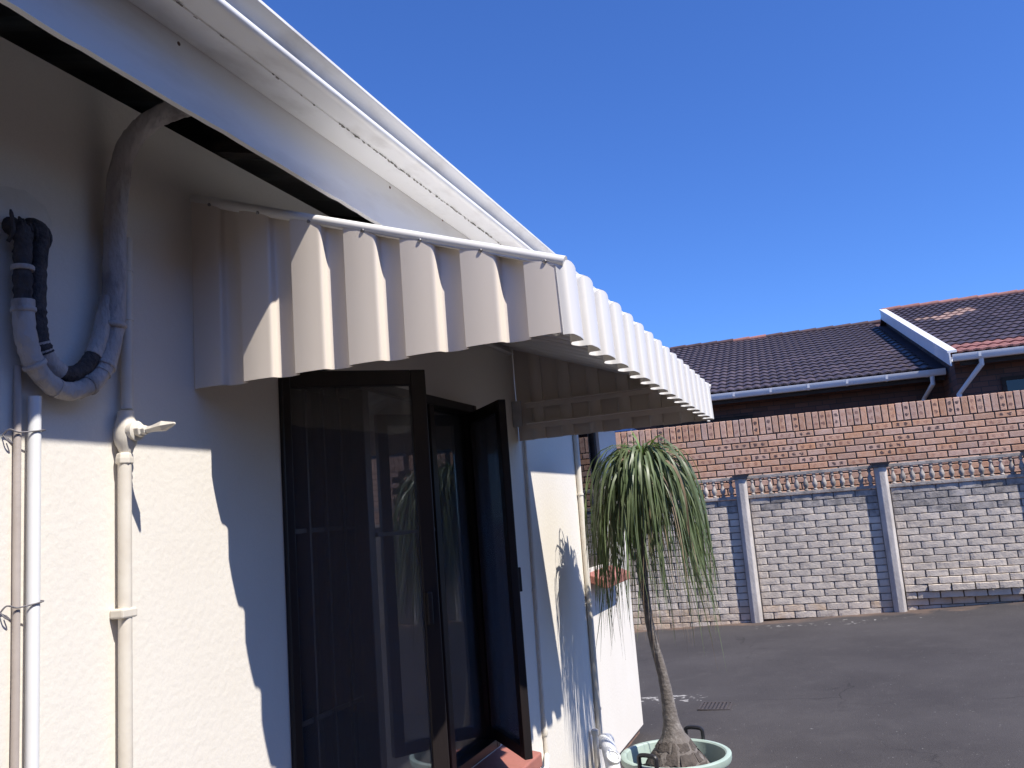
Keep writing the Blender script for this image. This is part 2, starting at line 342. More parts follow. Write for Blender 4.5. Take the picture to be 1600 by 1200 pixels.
# added unseen blockers behind and beside the viewer, deepening shade and dark reflections
m = MB(); m.box(.003, 6.6, -2.62, -2.4, -.2, 2.6); m.build('sky_blocker_wall', M['plinth'], house)
m = MB(); m.extrude([(-.2, -2.0, 2.50), (-.2, -2.0, 2.66), (-.2, -4.6, 3.62), (-.2, -7.2, 2.66), (-.2, -7.2, 2.50)], (7.2, 0, 0)); m.build('sky_blocker_roof', M['tile'], house)
m = MB(); m.box(3.6, 3.82, -2.39, 2.2, -.2, 3.2); m.build('sky_blocker_wall', M['plinth'], house)  # second added block, keeps sun and sky off the near yard
m = MB(); m.box(3.821, 9.0, 1.98, 2.199, -.2, 3.2); m.build('sky_blocker_wall', M['plinth'], house)
m = MB(); m.extrude([(3.35, -2.39, 3.16), (3.35, -2.39, 3.30), (6.3, -2.39, 4.3), (9.25, -2.39, 3.30), (9.25, -2.39, 3.16)], (0, 4.85, 0)); m.build('sky_blocker_roof', M['tile'], house)
# roof on rafters, open eave
sl_ = math.tan(R(14.5))
for y in [-3.8+.92*i for i in range(11)]:
    z0 = 2.505
    MB().obox((-3.1, y, z0+3.1*sl_), (3.46, 0, -3.46*sl_), (0, .045, 0), (0, 0, .105)).build('rafter', M['timber'], house)
MB().box(-.2, -.09, HY0+.02, HY1-.02, 2.502, 2.56).build('wall_plate', M['timber'], house)
rows = [[], []]; n = 110; y0, y1 = HY0-.2, 6.0
for k in range(2):
    x = (-3.15, .43)[k]; z = 2.625 - x*sl_
    for j in range(n*4+1):
        y = y0+(y1-y0)*j/(n*4); rows[k].append((x, y, z + .012*math.cos(2*math.pi*j/8)))
rf = MB().grid(rows).build('roof_sheet', M['roofsheet'], house, solid=.004)
rows = [[(-3.15, p[1], 2.625+3.15*sl_+.02) for p in rows[0][::4]], [(-6.75, p[1], 2.625+3.15*sl_-3.6*sl_) for p in rows[0][::4]]]
MB().grid(rows).build('roof_sheet', M['roofsheet'], house, solid=.004)
# fascia with a broken lower edge
FX, FB = .372, 2.293
rows = [[], [], [], []]; nn = 260
rr = random.Random(3); jag = 0
for j in range(nn+1):
    y = -5.1 + (6.0+5.1)*j/nn; jag = jag*.6 + rr.uniform(-1, 1)*.0011; dz = FB + jag + (rr.uniform(0, .0022) if rr.random() < .3 else 0)
    rows[0].append((FX-.014, y, 2.50)); rows[1].append((FX, y, 2.50)); rows[2].append((FX, y, dz)); rows[3].append((FX-.014, y, dz+.0012))
fa = MB().grid(rows).build('fascia_board', M['fascia'], house)
for y, z in ((1.17, 2.415), (1.98, 2.418), (2.32, 2.43), (.35, 2.40), (2.9, 2.40)):
    MB().lathe((FX-.001, y, z), [(.0042, 0), (.0042, .0015), (.002, .003)], 8, ax=(1, 0, 0)).build('nail_head', M['rust'], fa)
# gutter: flat bottom, rolled bead, hollow, lip
prof = [(.3735, 2.49), (.3735, 2.431), (.405, 2.4295), (.441, 2.429), (.4425, 2.4322), (.476, 2.4322), (.489, 2.4285)]
for k in range(9):
    a = R(-100+k*24); prof.append((.4945+.0095*math.cos(a), 2.4385+.0095*math.sin(a)))
prof += [(.4905, 2.456), (.497, 2.466), (.510, 2.4755), (.5175, 2.478), (.521, 2.481), (.521, 2.4865), (.516, 2.488), (.511, 2.486)]
GY = [-5.1, -2.5, 0, 1.0, 2, 3, 4, 5, 6.0]
gt = MB().grid([[(x, y, z) for x, z in prof] for y in GY]).build('gutter', M['gutter'], house, smooth=True, solid=.0016)
MB().extrude([(x, 5.994, z) for x, z in prof[1:]], (0, .004, 0)).build('gutter_stop_end', M['gutter'], gt)
m = MB(); rr = random.Random(11)
for k in range(150):
    y = rr.choice((rr.uniform(.9, 3.4), rr.uniform(1.6, 2.6))); x = .4415 + rr.uniform(-.002, .0016); l = rr.uniform(.003, .014)
    m.box(x, x+rr.uniform(.0008, .0028), y, y+l, 2.4276-rr.uniform(0, .0006), 2.4292)
m.build('grime_flakes', M['lichen'], gt, kind='stuff')

# ---- casement window with two leaves standing open
FR = (-.045, .012)
win = MB().box(FR[0], FR[1], W1[0], W1[0]+.035, W1[2], W1[3]).box(FR[0], FR[1], W1[1]-.035, W1[1], W1[2], W1[3]) \
    .box(FR[0], FR[1]-.001, W1[0]+.035, W1[1]-.035, W1[3]-.035, W1[3]).box(FR[0], FR[1]-.001, W1[0]+.035, W1[1]-.035, W1[2], W1[2]+.035) \
    .build('casement_window', M['bronze'], house, bevel=.003, label='dark bronze window with two leaves standing open under the awning')
for y in (2.42, 2.92): MB().box(FR[0]+.003, FR[1]-.003, y-.02, y+.02, W1[2]+.035, W1[3]-.035).build('mullion', M['bronze'], win, bevel=.003)
MB().obox((.004, 2.44, W1[2]+.035), (-.016, .46, 0), (-.005, 0, 0), (0, 0, W1[3]-W1[2]-.07)).build('pane', M['glass_film'], win)
def leaf(h, t, z0, z1, b=.045, d=.032):
    h, t = Vector((*h, 0)), Vector((*t, 0)); a = t-h; L = a.length; a.normalize(); c = Vector((-a.y, a.x, 0))*d
    o = h - c*.5; q = MB(); zz = Vector((0, 0, 1))
    hb = .022; q.obox(o+zz*z0, a*hb, c, zz*(z1-z0)); q.obox(o+a*(L-b)+zz*z0, a*b, c, zz*(z1-z0))
    q.obox(o+a*hb+c*.02+zz*z0, a*(L-b-hb), c*.96, zz*b); q.obox(o+a*hb+c*.02+zz*(z1-b), a*(L-b-hb), c*.96, zz*b)
    f = q.build('window_leaf', M['bronze'], win, bevel=.003)
    return f, o, a, c, L
for (h, t) in (((.0, 1.975), (.312, 2.243)), ((.0, 3.325), (.256, 3.026))):
    f, o, a, c, L = leaf(h, t, .63, 1.95)
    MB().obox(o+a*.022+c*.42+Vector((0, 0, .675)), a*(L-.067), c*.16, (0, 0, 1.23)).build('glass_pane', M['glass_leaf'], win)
    MB().obox(o+a*(L-.04)+c*(-.6 if h[1] < 2 else 1.0)+Vector((0, 0, 1.22)), a*.016, c*.6, (0, 0, .09)).build('window_handle', M['bronze'], win, bevel=.003)
MB().obox((.006, 2.44, 1.47), (-.016, .46, 0), (.012, 0, 0), (0, 0, .012)).build('glazing_bar', M['bronze'], win)
for y in [2.03+.098*i for i in range(14)]: MB().box(-.105, -.095, y, y+.009, W1[2], W1[3]).build('burglar_bar', M['bronze'], win)
for z in (.95, 1.5): MB().box(-.1095, -.1055, W1[0], W1[1], z, z+.014).build('burglar_rail', M['bronze'], win)
def curtain(y0, y1, z0, z1, x, name='curtain', mtl='curtain'):
    rows = [[(x+.022*math.sin(j*.9)+.01*math.sin(j*.37), y0+(y1-y0)*j/120, z) for j in range(121)] for z in (z0, z1)]
    return MB().grid(rows).build(name, M[mtl], win if mtl == 'curtain' else None, smooth=True)
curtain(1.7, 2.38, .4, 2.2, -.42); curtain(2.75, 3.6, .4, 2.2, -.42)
def sill(y0, y1, zb, zf, x1, th, parent):
    n = 1
    return MB().extrude([(-.04, y0, zb), (x1, y0, zf), (x1, y0, zf-th), (-.04, y0, zb-th)], (0, y1-y0, 0)).build('window_sill', M['sill'], parent, bevel=.006, label='terracotta red tiled window sill')
for k in range(5): pass
sill(1.90, 3.42, .583, .548, .165, .055, win)
m = MB().box(-.218, -.046, W1[0]+.001, W1[0]+.012, W1[2]+.001, W1[3]-.001).box(-.218, -.046, W1[1]-.012, W1[1]-.001, W1[2]+.001, W1[3]-.001)
m.box(-.218, -.046, W1[0]+.0125, W1[1]-.0125, W1[3]-.012, W1[3]-.001).box(-.218, -.046, W1[0]+.0125, W1[1]-.0125, W1[2]+.001, W1[2]+.012).build('reveal_lining', M['bronze'], win)
for a, b in ((2.94, W1[1]-.035),): MB().box(-.040, -.036, a, b, W1[2]+.035, W1[3]-.035).build('haze_pane', M['glass_leaf'], win)  # added pane, its painted haze lightens the black opening
# second window near the corner
w2 = MB().box(-.06, -.02, W2[0], W2[0]+.05, W2[2], W2[3]).box(-.06, -.02, W2[1]-.05, W2[1], W2[2], W2[3]).box(-.06, -.021, W2[0]+.05, W2[1]-.05, W2[3]-.05, W2[3]).box(-.06, -.021, W2[0]+.05, W2[1]-.05, W2[2], W2[2]+.06) \
    .build('corner_window', M['timber'], house, bevel=.003, label='narrow brown framed window behind the drooping plant')
MB().box(-.042, -.038, W2[0]+.05, W2[1]-.05, W2[2]+.06, W2[3]-.05).build('pane', M['glass'], w2)
for k in range(36):
    z = W2[2]+.02+k*.025; MB().obox((-.095, W2[0]+.02, z), (.02, 0, .012), (0, .53, 0), (0, 0, .0015)).build('blind_slat', M['blind'], w2)
sill(4.88, 5.50, 1.155, 1.095, .115, .05, w2)

# ------------------------------------------------------------------ awning
AY0, AY1, AX, ZA, ZB, ZC = 1.644, 3.879, .94, 2.348, 2.016, 1.857
aw = thing('metal_awning', (0, (AY0+AY1)/2, 2.1), 'cream and white ribbed metal awning over the open window', 'awning')
PIT = .1425
def ribs(u0, u1, start, dep, mirror=False):
    """(u, proud) samples of the rolled profile: flat face, round shoulder, hollow, crisp edge"""
    per = [(0, .97), (.12, 1.05), (.27, 1.09), (.40, 1.06), (.50, 1.), (.525, .985), (.545, .95), (.560, .89), (.571, .80), (.579, .68), (.585, .50), (.592, .32), (.602, .18), (.618, .08), (.64, .01), (.68, -.10), (.75, -.22), (.82, -.24), (.90, -.14), (.97, .02), (.992, .08), (.996, .5)]
    out = []; k = math.floor((u0-start)/PIT)-1
    while start+k*PIT < u1:
        for a, b in ([(1-a, b) for a, b in per[::-1]] if mirror else per):
            u = start+(k+a)*PIT
            if u0 <= u <= u1: out.append((u, b*dep))
        k += 1
    if out[0][0] > u0+1e-4: out.insert(0, (u0, out[0][1]))
    if out[-1][0] < u1-1e-4: out.append((u1, out[-1][1]))
    return out
pr = ribs(AY0-.022, AY1+.024, AY0-.022-.40*PIT, .029, True)
sn = Vector((ZA-ZB, 0, AX)).normalized(); vn = Vector((1, 0, 0)); mi = (sn+vn).normalized(); mi = mi/ mi.dot(vn)
A, B, Cc = Vector((0.002, 0, ZA-.02)), Vector((AX-.022, 0, ZB-.02)), Vector((AX-.018, 0, ZC))
MB().grid([[P + d*q + Vector((0, u, 0)) for u, q in pr] for P, d in ((A, sn), (B, mi))]).build('roof_sheet', M['awnwhite'], aw, smooth=True, solid=.0012)
MB().grid([[P + d*q + Vector((0, u, 0)) for u, q in pr] for P, d in ((B, mi), (Cc, vn))]).build('valance', M['awnwhite'], aw, smooth=True, solid=.0012)
def zt(x): return ZA + (ZB-ZA)*x/AX
def side(Y, sgn, name_lab):
    ps = ribs(0.004, AX-.004, .003, .020)
    MB().grid([[(u, Y+sgn*q, zt(u)-.012) for u, q in ps], [(u, Y+sgn*q, (zt(u)+1.862)/2) for u, q in ps], [(u, Y+sgn*q, 1.862) for u, q in ps]]).build('side_panel', M['awning'], aw, smooth=True, solid=.0012, label=name_lab)
    tr = []
    p0, p1 = Vector((0, Y+sgn*.0125, zt(0)-.004)), Vector((AX+.006, Y+sgn*.012, zt(AX)-.006))
    MB().tube([p0, p1], .0125, 14).build('edge_trim', M['awnwhite'], aw, smooth=True)
    for k in range(7):
        x = .06+k*.141; MB().lathe((x, Y+sgn*.022, zt(x)-.012), [(.0045, 0), (.0045, .0025), (.0025, .004)], 8, ax=(0, sgn, -.15)).build('screw', M['screw'], aw)
side(AY0, -1, 'cream ribbed side panel half in the shade of the eave'); side(AY1, 1, 'cream ribbed far side panel seen from inside')
# corner trims on the front edges of the side panels
for Y in (AY0+.004, AY1-.024): MB().obox((AX-.040, Y, 1.866), (.012, 0, 0), (0, .020, 0), (-.004, 0, ZB-1.862-.03)).build('corner_trim', M['awnwhite'], aw, bevel=.003)
for z in (2.04, 1.94):
    MB().box(.06, AX-.09, AY1-.032, AY1-.002, z-.003, z).box(.06, AX-.09, AY1-.0055, AY1-.0022, z-.026, z-.0032).build('support_bar', M['awning'], aw)
    MB().box(.06, AX-.09, AY0+.026, AY0+.052, z-.003, z).build('support_bar', M['awning'], aw)
MB().box(.003, .05, AY1-.05, AY1-.046, 1.925, 2.05).box(.003, .006, AY1-.0455, AY1-.005, 1.925, 2.05).build('wall_bracket', M['bracket'], aw)
MB().box(.003, .03, AY0+.03, AY1-.03, 2.285, 2.288).box(.003, .006, AY0+.03, AY1-.03, 2.2882, 2.315).build('wall_angle', M['awnwhite'], aw)
MB().box(AX-.085, AX-.06, AY0+.03, AY1-.03, ZB-.035, ZB-.031).build('front_bar', M['awning'], aw)

# ------------------------------------------------------------------ pipes on the wall
def clip(q, y, z, r, mtl, parent, x=.02, name='pipe_clip'):
    MB().tube([(x, y, z-.006), (x, y, z+.006)], r, 14).box(.0005, x, y-r*.8, y+r*.8, z-.0058, z+.0058).build(name, M[mtl], parent, smooth=True)
wp = thing('water_pipe', (.02, 1.385, 0), 'thick cream painted water pipe with stop valve on the wall', 'pipe')
px = .019
MB().tube([(px, 1.384, -.02), (px, 1.384, .8), (px+.002, 1.386, 1.69)], .0135, 16).build('pipe', M['pipe'], wp, smooth=True)
MB().tube([(px, 1.396, 1.79), (px, 1.397, 2.17)], .0125, 16).build('upper_pipe', M['pipe'], wp, smooth=True)
MB().lathe((px+.002, 1.386, 1.672), [(.0155, 0), (.018, .002), (.018, .012), (.0165, .02), (.0145, .024)], 6).build('compression_nut', M['pipe'], wp, bevel=.002)
body = MB().lathe((px+.002, 1.390, 1.694), [(.0125, 0), (.0155, .010), (.021, .020), (.0245, .033), (.0245, .052), (.021, .068), (.017, .078), (.0165, .09)], 20).build('valve_body', M['pipe'], wp, smooth=True)
MB().lathe((.028, 1.392, 1.741), [(.021, 0), (.021, .022), (.0165, .024)], 20, ax=(1, 0, -.03)).build('bonnet', M['pipe'], body, smooth=True)
MB().lathe((.052, 1.392, 1.740), [(.0145, 0), (.0145, .012), (.010, .014), (.010, .024)], 6, ax=(1, 0, -.03)).build('gland_nut', M['pipe'], body, bevel=.0015)
a, b = Vector((.074, 1.392, 1.739)), Vector((.150, 1.392, 1.745))
m = MB().tube([a, a+(b-a)*.25, a+(b-a)*.6, a+(b-a)*.72, b-(b-a)*.03, b], [.007, .0075, .012, .009, .0035, .002], 6)
m.build('valve_handle', M['pipe'], body, label='pale tapered spindle key of the valve')
for z in (1.368, .75): MB().box(.0006, px+.017, 1.384-.021, 1.384+.02, z-.010, z+.010).build('pipe_bracket', M['pipe'], wp, bevel=.004)
clip(0, 1.396, 2.10, .0145, 'pipe', wp, px); clip(0, 1.396, 1.99, .0145, 'pipe', wp, px)

c1 = thing('white_conduit', (.02, 1.175, 0), 'bright white plastic conduit running down the wall at far left', 'pipe')
MB().tube([(.017, 1.176, -.02), (.017, 1.172, 1.794)], .0118, 14).build('pipe', M['pvc'], c1, smooth=True)
c2 = thing('grey_conduit', (.02, 1.15, 0), 'thin grey painted pipe beside the bright white conduit', 'pipe')
MB().tube([(.009, 1.146, -.02), (.009, 1.146, 1.3), (.009, 1.142, 1.85)], .0068, 12).build('pipe', M['gpipe'], c2, smooth=True)
for z in (1.725, 1.41):
    MB().tube(smoothpath([(.004, 1.118, z-.006), (.012, 1.124, z+.004), (.018, 1.138, z-.001), (.0225, 1.152, z), (.0305, 1.172, z+.003), (.026, 1.187, z+.005), (.010, 1.19, z+.005)], 4), .0016, 6).build('tie_wire', M['wire'], c2, smooth=True)
    MB().tube(smoothpath([(.004, 1.118, z-.006), (.010, 1.122, z-.016), (.012, 1.130, z-.020), (.006, 1.126, z-.012)], 4), .0014, 6).build('wire_twist', M['wire'], c2, smooth=True)

# lagged refrigerant pipes: out of the wall, down in a loop and up into the eave
ins = thing('lagged_pipe_loop', (.03, 1.24, 1.95), 'loop of lagged air conditioning pipes rising into the eave', 'pipe')
def yz(pts, x): return [(x if len(p) == 2 else p[2], p[0], p[1]) for p in pts]
rr = random.Random(5)
def lump(path, r, j=.10): return [r*(1+rr.uniform(-j, j)) for _ in path]
outer = smoothpath(yz([(1.125, 2.13, -.03), (1.128, 2.105, .03), (1.128, 2.04), (1.130, 1.97), (1.137, 1.90), (1.160, 1.845), (1.203, 1.812), (1.25, 1.812), (1.298, 1.840), (1.328, 1.885), (1.345, 1.945), (1.352, 2.02)], .035), 8)
inner = smoothpath(yz([(1.168, 2.14, -.03), (1.167, 2.115, .03), (1.164, 2.04), (1.163, 1.97), (1.168, 1.915), (1.185, 1.872), (1.215, 1.848), (1.247, 1.846), (1.28, 1.868), (1.303, 1.905), (1.32, 1.955), (1.334, 2.02)], .030), 8)
def seg(path, a, b): return path[int(a*(len(path)-1)):int(b*(len(path)-1))+1]
p = seg(outer, 0, .36); MB().tube(p, lump(p, .0165, .12), 12).build('foam_tube', M['foam'], ins, smooth=True)
p = seg(inner, 0, .45); MB().tube(p, lump(p, .0175, .08), 12).build('foam_tube', M['foam'], ins, smooth=True)
for a, b, q in ((.28, .44, .0195), (.43, .56, .0185), (.55, .78, .0185), (.77, 1., .0195)):
    p = seg(outer, a, b); MB().tube(p, lump(p, q, .06), 12).build('lagging', M['wrap'], ins, smooth=True)
for a, b, q in ((.40, .56, .0165), (.55, .8, .0155), (.79, 1., .0165)):
    p = seg(inner, a, b); MB().tube(p, lump(p, q, .08), 12).build('lagging', M['wrap' if a != .55 else 'foam'], ins, smooth=True)
riser = smoothpath(yz([(1.343, 1.955, .034), (1.347, 2.03, .034), (1.350, 2.12, .034), (1.352, 2.22, .036), (1.358, 2.32, .045), (1.372, 2.385, .065), (1.395, 2.43, .10), (1.415, 2.452, .16), (1.43, 2.455, .23), (1.44, 2.45, .33)], .034), 8)
for a, b, q in ((0, .22, .0245), (.215, .42, .0235), (.415, .62, .0225), (.615, .85, .0225), (.845, 1, .020)):
    p = seg(riser, a, b); MB().tube(p, lump(p, q, .05), 14).build('foam_sleeve', M['wrap'], ins, smooth=True)
def ring(path, a, r, mtl='wrap'):
    i = int(a*(len(path)-1)); p0 = path[i]; t = (path[i+1]-path[i]).normalized()
    MB().lathe(p0 - t*.004, [(r, 0), (r*1.06, .002), (r*1.06, .007), (r, .009)], 14, ax=t).build('cable_tie', M[mtl], ins, smooth=True)
ring(outer, .2, .0195); ring(outer, .3, .021); ring(outer, .45, .021); ring(riser, .02, .0265); ring(outer, .80, .0215); ring(outer, .70, .021)
for k in range(7):
    y = 1.108+k*.012; MB().tube(smoothpath([(.022, y, 2.07+rr.uniform(-.02, .02)), (.040+rr.uniform(-.006, .01), y+rr.uniform(-.004, .004), 2.10), (.032, y+rr.uniform(-.006, .006), 2.128+rr.uniform(-.01, .012))], 4), [.004]*8+[.002], 6).build('torn_foam_strip', M['foam'], ins)
m = MB(); n = 26
rr = random.Random(9); c = Vector((.002, 1.150, 2.15)); ringp = []
for k in range(n):
    a = 2*math.pi*k/n; q = .07*(1+rr.uniform(-.05, .05)); ringp.append((c.x, c.y+q*1.05*math.cos(a), c.z+q*.75*math.sin(a)))
m.add([(c.x+.006, c.y, c.z)] + [(.005, c.y+(p[1]-c.y)*.6, c.z+(p[2]-c.z)*.6) for p in ringp] + [(.0005, p[1], p[2]) for p in ringp],
      [(0, 1+k, 1+(k+1) % n) for k in range(n)] + [(1+k, 1+n+k, 1+n+(k+1) % n, 1+(k+1) % n) for k in range(n)])
m.build('wall_filler', M['patch'], ins, smooth=True)

t1 = thing('garden_tap_pipe', (.015, 3.92, 0), 'thin wall coloured pipe with white branch right of the open window', 'pipe')
MB().tube([(.012, 3.905, .515), (.012, 3.93, 1.2), (.012, 3.955, 2.0)], .0085, 10).build('pipe', M['pipe'], t1, smooth=True)
MB().tube([(.012, 3.90, -.02), (.012, 3.905, .50)], .0095, 10).build('lower_pipe', M['pipe'], t1, smooth=True)
MB().lathe((.012, 3.905, .485), [(.013, 0), (.0145, .004), (.0145, .028), (.012, .034)], 10).build('coupling', M['pipe'], t1, smooth=True)
MB().tube([(.014, 3.90, .40), (.045, 3.80, .375), (.055, 3.45, .335)], .0115, 10).build('branch_pipe', M['pvc'], t1, smooth=True)
clip(0, 3.924, 1.15, .0115, 'pipe', t1, .012)
t2 = thing('corner_waste_pipe', (.02, 4.83, 0), 'slim cream pipe on the wall left of the corner window', 'pipe')
MB().tube([(.018, 4.80, .19), (.018, 4.825, 1.0), (.018, 4.86, 2.2)], .0165, 12).build('pipe', M['pipe'], t2, smooth=True)
for z in (1.60, .98, .40): clip(0, 4.825+(z-1)*.025, z, .0195, 'pipe', t2, .018)
t3 = thing('gully_elbow', (.09, 4.6, 0), 'white plastic gully elbow with round collar beside the pot', 'pipe fitting')
el = smoothpath([(.150, 4.56, -.03), (.148, 4.565, .05), (.138, 4.59, .125), (.112, 4.65, .185), (.082, 4.72, .222), (.060, 4.76, .235)], 8)
MB().tube(el, .040, 24).build('bend', M['pvc'], t3, smooth=True)
MB().lathe((.130, 4.61, .190), [(.026, -.02), (.030, 0), (.040, .004), (.042, .008), (.042, .020), (.040, .024), (.029, .024), (.027, .016), (.001, .014)], 28, ax=(.55, -.50, .80), caps=False).build('access_collar', M['pvc'], t3, smooth=True)
MB().lathe((.066, 4.75, .230), [(.044, 0), (.046, .003), (.046, .026), (.042, .028), (.032, .028)], 24, ax=(-.3, .75, .3)).build('socket', M['pvc'], t3, smooth=True)
t4 = thing('stub_pipe', (.03, 4.63, 0), 'short cream stub pipe standing at the wall behind the white elbow', 'pipe')
MB().tube([(.030, 4.66, -.02), (.030, 4.665, .30)], .016, 10).build('pipe', M['pipe'], t4, smooth=True)
MB().lathe((.030, 4.665, .295), [(.019, 0), (.021, .004), (.021, .026), (.012, .032)], 10).build('end_cap', M['pipe'], t4, smooth=True)

# ------------------------------------------------------------------ potted ponytail palm
PX, PY = .512, 4.40
PG = gz(PX)
pot = thing('green_pot', (PX, PY, PG), 'pale green round plastic tub with black handles', 'plant pot')
RT = .285
prof = [(.02, PG), (.19, PG), (.195, PG+.01), (.245, RT-.045), (.250, RT-.04), (.268, RT-.036), (.272, RT-.025), (.272, RT-.004), (.266, RT), (.250, RT), (.243, RT-.006), (.236, RT-.06), (.21, .12), (.01, .12)]
MB().lathe((PX, PY, 0), prof, 48, caps=False).build('tub', M['pot'], pot, smooth=True)
for ang in (R(78), R(252)):
    d = Vector((math.cos(ang), math.sin(ang), 0)); s_ = Vector((-d.y, d.x, 0)); c = Vector((PX, PY, RT-.02)) + d*.270
    q = smoothpath([c - s_*.044, c - s_*.046 + Vector((0, 0, .045)), c - s_*.036 + Vector((0, 0, .072)), c + s_*.036 + Vector((0, 0, .072)), c + s_*.046 + Vector((0, 0, .045)), c + s_*.044], 5)
    MB().tube(q, .0105, 8).build('handle', M['handle'], pot, smooth=True)
MB().lathe((PX, PY, 0), [(.001, .20), (.12, .205), (.2255, .195)], 32, caps=False).build('soil', M['soil'], pot, smooth=True)
pl = thing('ponytail_palm', (PX, PY, .2), 'ponytail palm with mop of long drooping leaves in green tub', 'plant')
path = [(PX+.003, PY, .20), (PX+.003, PY, .25), (PX+.003, PY, .31), (PX, PY, .37), (PX-.004, PY, .42), (PX-.009, PY, .50), (PX-.016, PY, .60), (PX-.034, PY, .72), (PX-.054, PY, .83), (PX-.066, PY, .95), (PX-.072, PY, 1.15), (PX-.062, PY, 1.40), (PX-.035, PY, 1.60), (PX-.018, PY, 1.70)]
rad = [.165, .146, .100, .058, .043, .034, .0285, .0245, .0220, .0210, .0205, .0205, .0205, .017]
sp = smoothpath(path, 4); rs = []
for i in range(len(path)-1):
    for k in range(4): rs.append(rad[i]+(rad[i+1]-rad[i])*k/4)
rs.append(rad[-1])
m = MB().tube(sp, rs, 22); rr = random.Random(4)
for v in m.v:
    if v.z < .40:
        c = Vector((PX+.003, PY, v.z)); a = math.atan2(v.y-PY, v.x-PX); v += (v-c)*(.045*math.sin(a*7+v.z*30)+rr.uniform(-.03, .03))
    else: v += Vector((rr.uniform(-1, 1), rr.uniform(-1, 1), 0))*.0014
tk = m.build('trunk', M['bark'], pl, smooth=True)
def barkplates():
    mm = mat('cracked_bark', (.055, .045, .04), (.10, .083, .072), rough=.95, scale=30, bump=.8, bscale=60)
    t = mm.node_tree; L = t.links.new; p = t.nodes['Principled BSDF']
    return mm
M['plate'] = barkplates()
def rad_at(z):
    for i in range(len(path)-1):
        if path[i][2] <= z <= path[i+1][2]: return rad[i]+(rad[i+1]-rad[i])*(z-path[i][2])/(path[i+1][2]-path[i][2])
    return .1
rr = random.Random(21)
for zi, (z0, z1, nn) in enumerate(((.196, .252, 10), (.254, .305, 9), (.307, .350, 8))):
    ph = rr.uniform(0, 1); cuts = sorted((k+ph+rr.uniform(-.34, .34))/nn*2*math.pi for k in range(nn)); cuts.append(cuts[0]+2*math.pi)
    for k in range(nn):
        a0, a1 = cuts[k]+.02, cuts[k+1]-.02; h = rr.uniform(.001, .006); sk = rr.uniform(-.14, .14); dz0, dz1 = rr.uniform(-.012, .008), rr.uniform(-.008, .012)
        def pt(a, z, e): q = rad_at(z)+e; return (PX+.003+q*math.cos(a), PY+q*math.sin(a), z)
        lo, hi, tp, bt = [], [], [], []
        for f in (0, .2, .4, .6, .8, 1):
            j = lambda q: rr.uniform(-q, q)
            zz0 = z0+dz0*(1-f)+.002+j(.004); zz1 = z1+dz1*f-.002+j(.004)
            lo.append(pt(a0+(a1-a0)*f+sk*0, zz0, -.006)); bt.append(pt(a0+(a1-a0)*(.05+.9*f)+j(.01), zz0+.004, h+j(.0015))); tp.append(pt(a0+(a1-a0)*(.05+.9*f)+sk*.5+j(.01), zz1-.004, h+j(.0015))); hi.append(pt(a0+(a1-a0)*f+sk*.5, zz1, -.006))
        MB().grid([lo, bt, tp, hi]).build('bark_plate', M['plate'], tk)
# leaves
CR = Vector((PX-.018, PY, 1.685)); rr = random.Random(17)
def leafmesh(phi, e0, L, bend, wd, tw, n=14):
    d = Vector((math.cos(phi), math.sin(phi), 0)); s_ = Vector((-d.y, d.x, 0)); p = CR + d*.012 + Vector((0, 0, rr.uniform(-.09, .05)))
    th = e0; row = []; st = L/n; yawd = 0; drift = rr.uniform(-1.6, 1.6); wob = rr.uniform(0, 6.3); tgt = R(rr.uniform(-94, -68)); wa = rr.uniform(.02, .12)
    for i in range(n+1):
        f = i/n; wv = wd*(.72+.42*math.sin(min(1, f*2.4)*math.pi*.5))*(1-f**2.0)*.9 + .0005
        hd = d*math.cos(yawd) + s_*math.sin(yawd); sd_ = -d*math.sin(yawd) + s_*math.cos(yawd)
        dirv = hd*math.cos(th) + Vector((0, 0, math.sin(th))); nrm = -hd*math.sin(th) + Vector((0, 0, math.cos(th)))
        wvec = sd_*math.cos(tw*f) + nrm*math.sin(tw*f)
        row.append((p - wvec*wv*.5, p + wvec*wv*.5))
        p = p + (dirv + sd_*wa*math.sin(wob+f*7))*st
        yawd += drift*st*f*1.6
        th += (tgt-th)*bend*st*(.55+2.6*f)
    lim = rr.triangular(.19, .36, .31); ax = Vector((CR.x, CR.y, 0))
    mx_ = max((Vector((a.x, a.y, 0))-ax).length for a, b in row)
    if mx_ > lim:
        k = lim/mx_
        row = [(Vector((ax.x+(a.x-ax.x)*k, ax.y+(a.y-ax.y)*k, a.z)), Vector((ax.x+(b.x-ax.x)*k, ax.y+(b.y-ax.y)*k, b.z))) for a, b in row]
        row = [((a+b)/2+(a-b)*.5*min(1.5, 1/k), (a+b)/2-(a-b)*.5*min(1.5, 1/k)) for a, b in row]
    return [a for a, b in row], [b for a, b in row]
leaves = []
for k in range(520):
    u = rr.random(); phi = k*2.39996 + rr.uniform(-.5, .5)
    inner_ = k < 34
    e0 = R(rr.uniform(62, 88)) if inner_ else R(rr.uniform(22, 80)) if u < .84 else R(rr.uniform(-35, 20))
    L = rr.uniform(.12, .24) if inner_ and rr.random() < .6 else rr.triangular(.48, 1.08, .92)
    if rr.random() < .08: L = rr.uniform(.98, 1.12)
    bend = rr.uniform(1.2, 2.2) if inner_ and L < .35 else rr.uniform(4.4, 7.2)
    leaves.append((L, leafmesh(phi, e0, L, bend, rr.uniform(.0085, .0155), rr.uniform(-1.9, 1.9)), 'leaf_new' if inner_ and L < .35 else 'leaf_dry' if rr.random() < .04 else 'leaf'))
for k, (L, (a, b), mm) in enumerate(leaves[:296]):
    MB().grid([a, b]).build('leaf', M[mm], pl, smooth=True)
m = MB()
for L, (a, b), mm in leaves[296:]: m.grid([a, b])
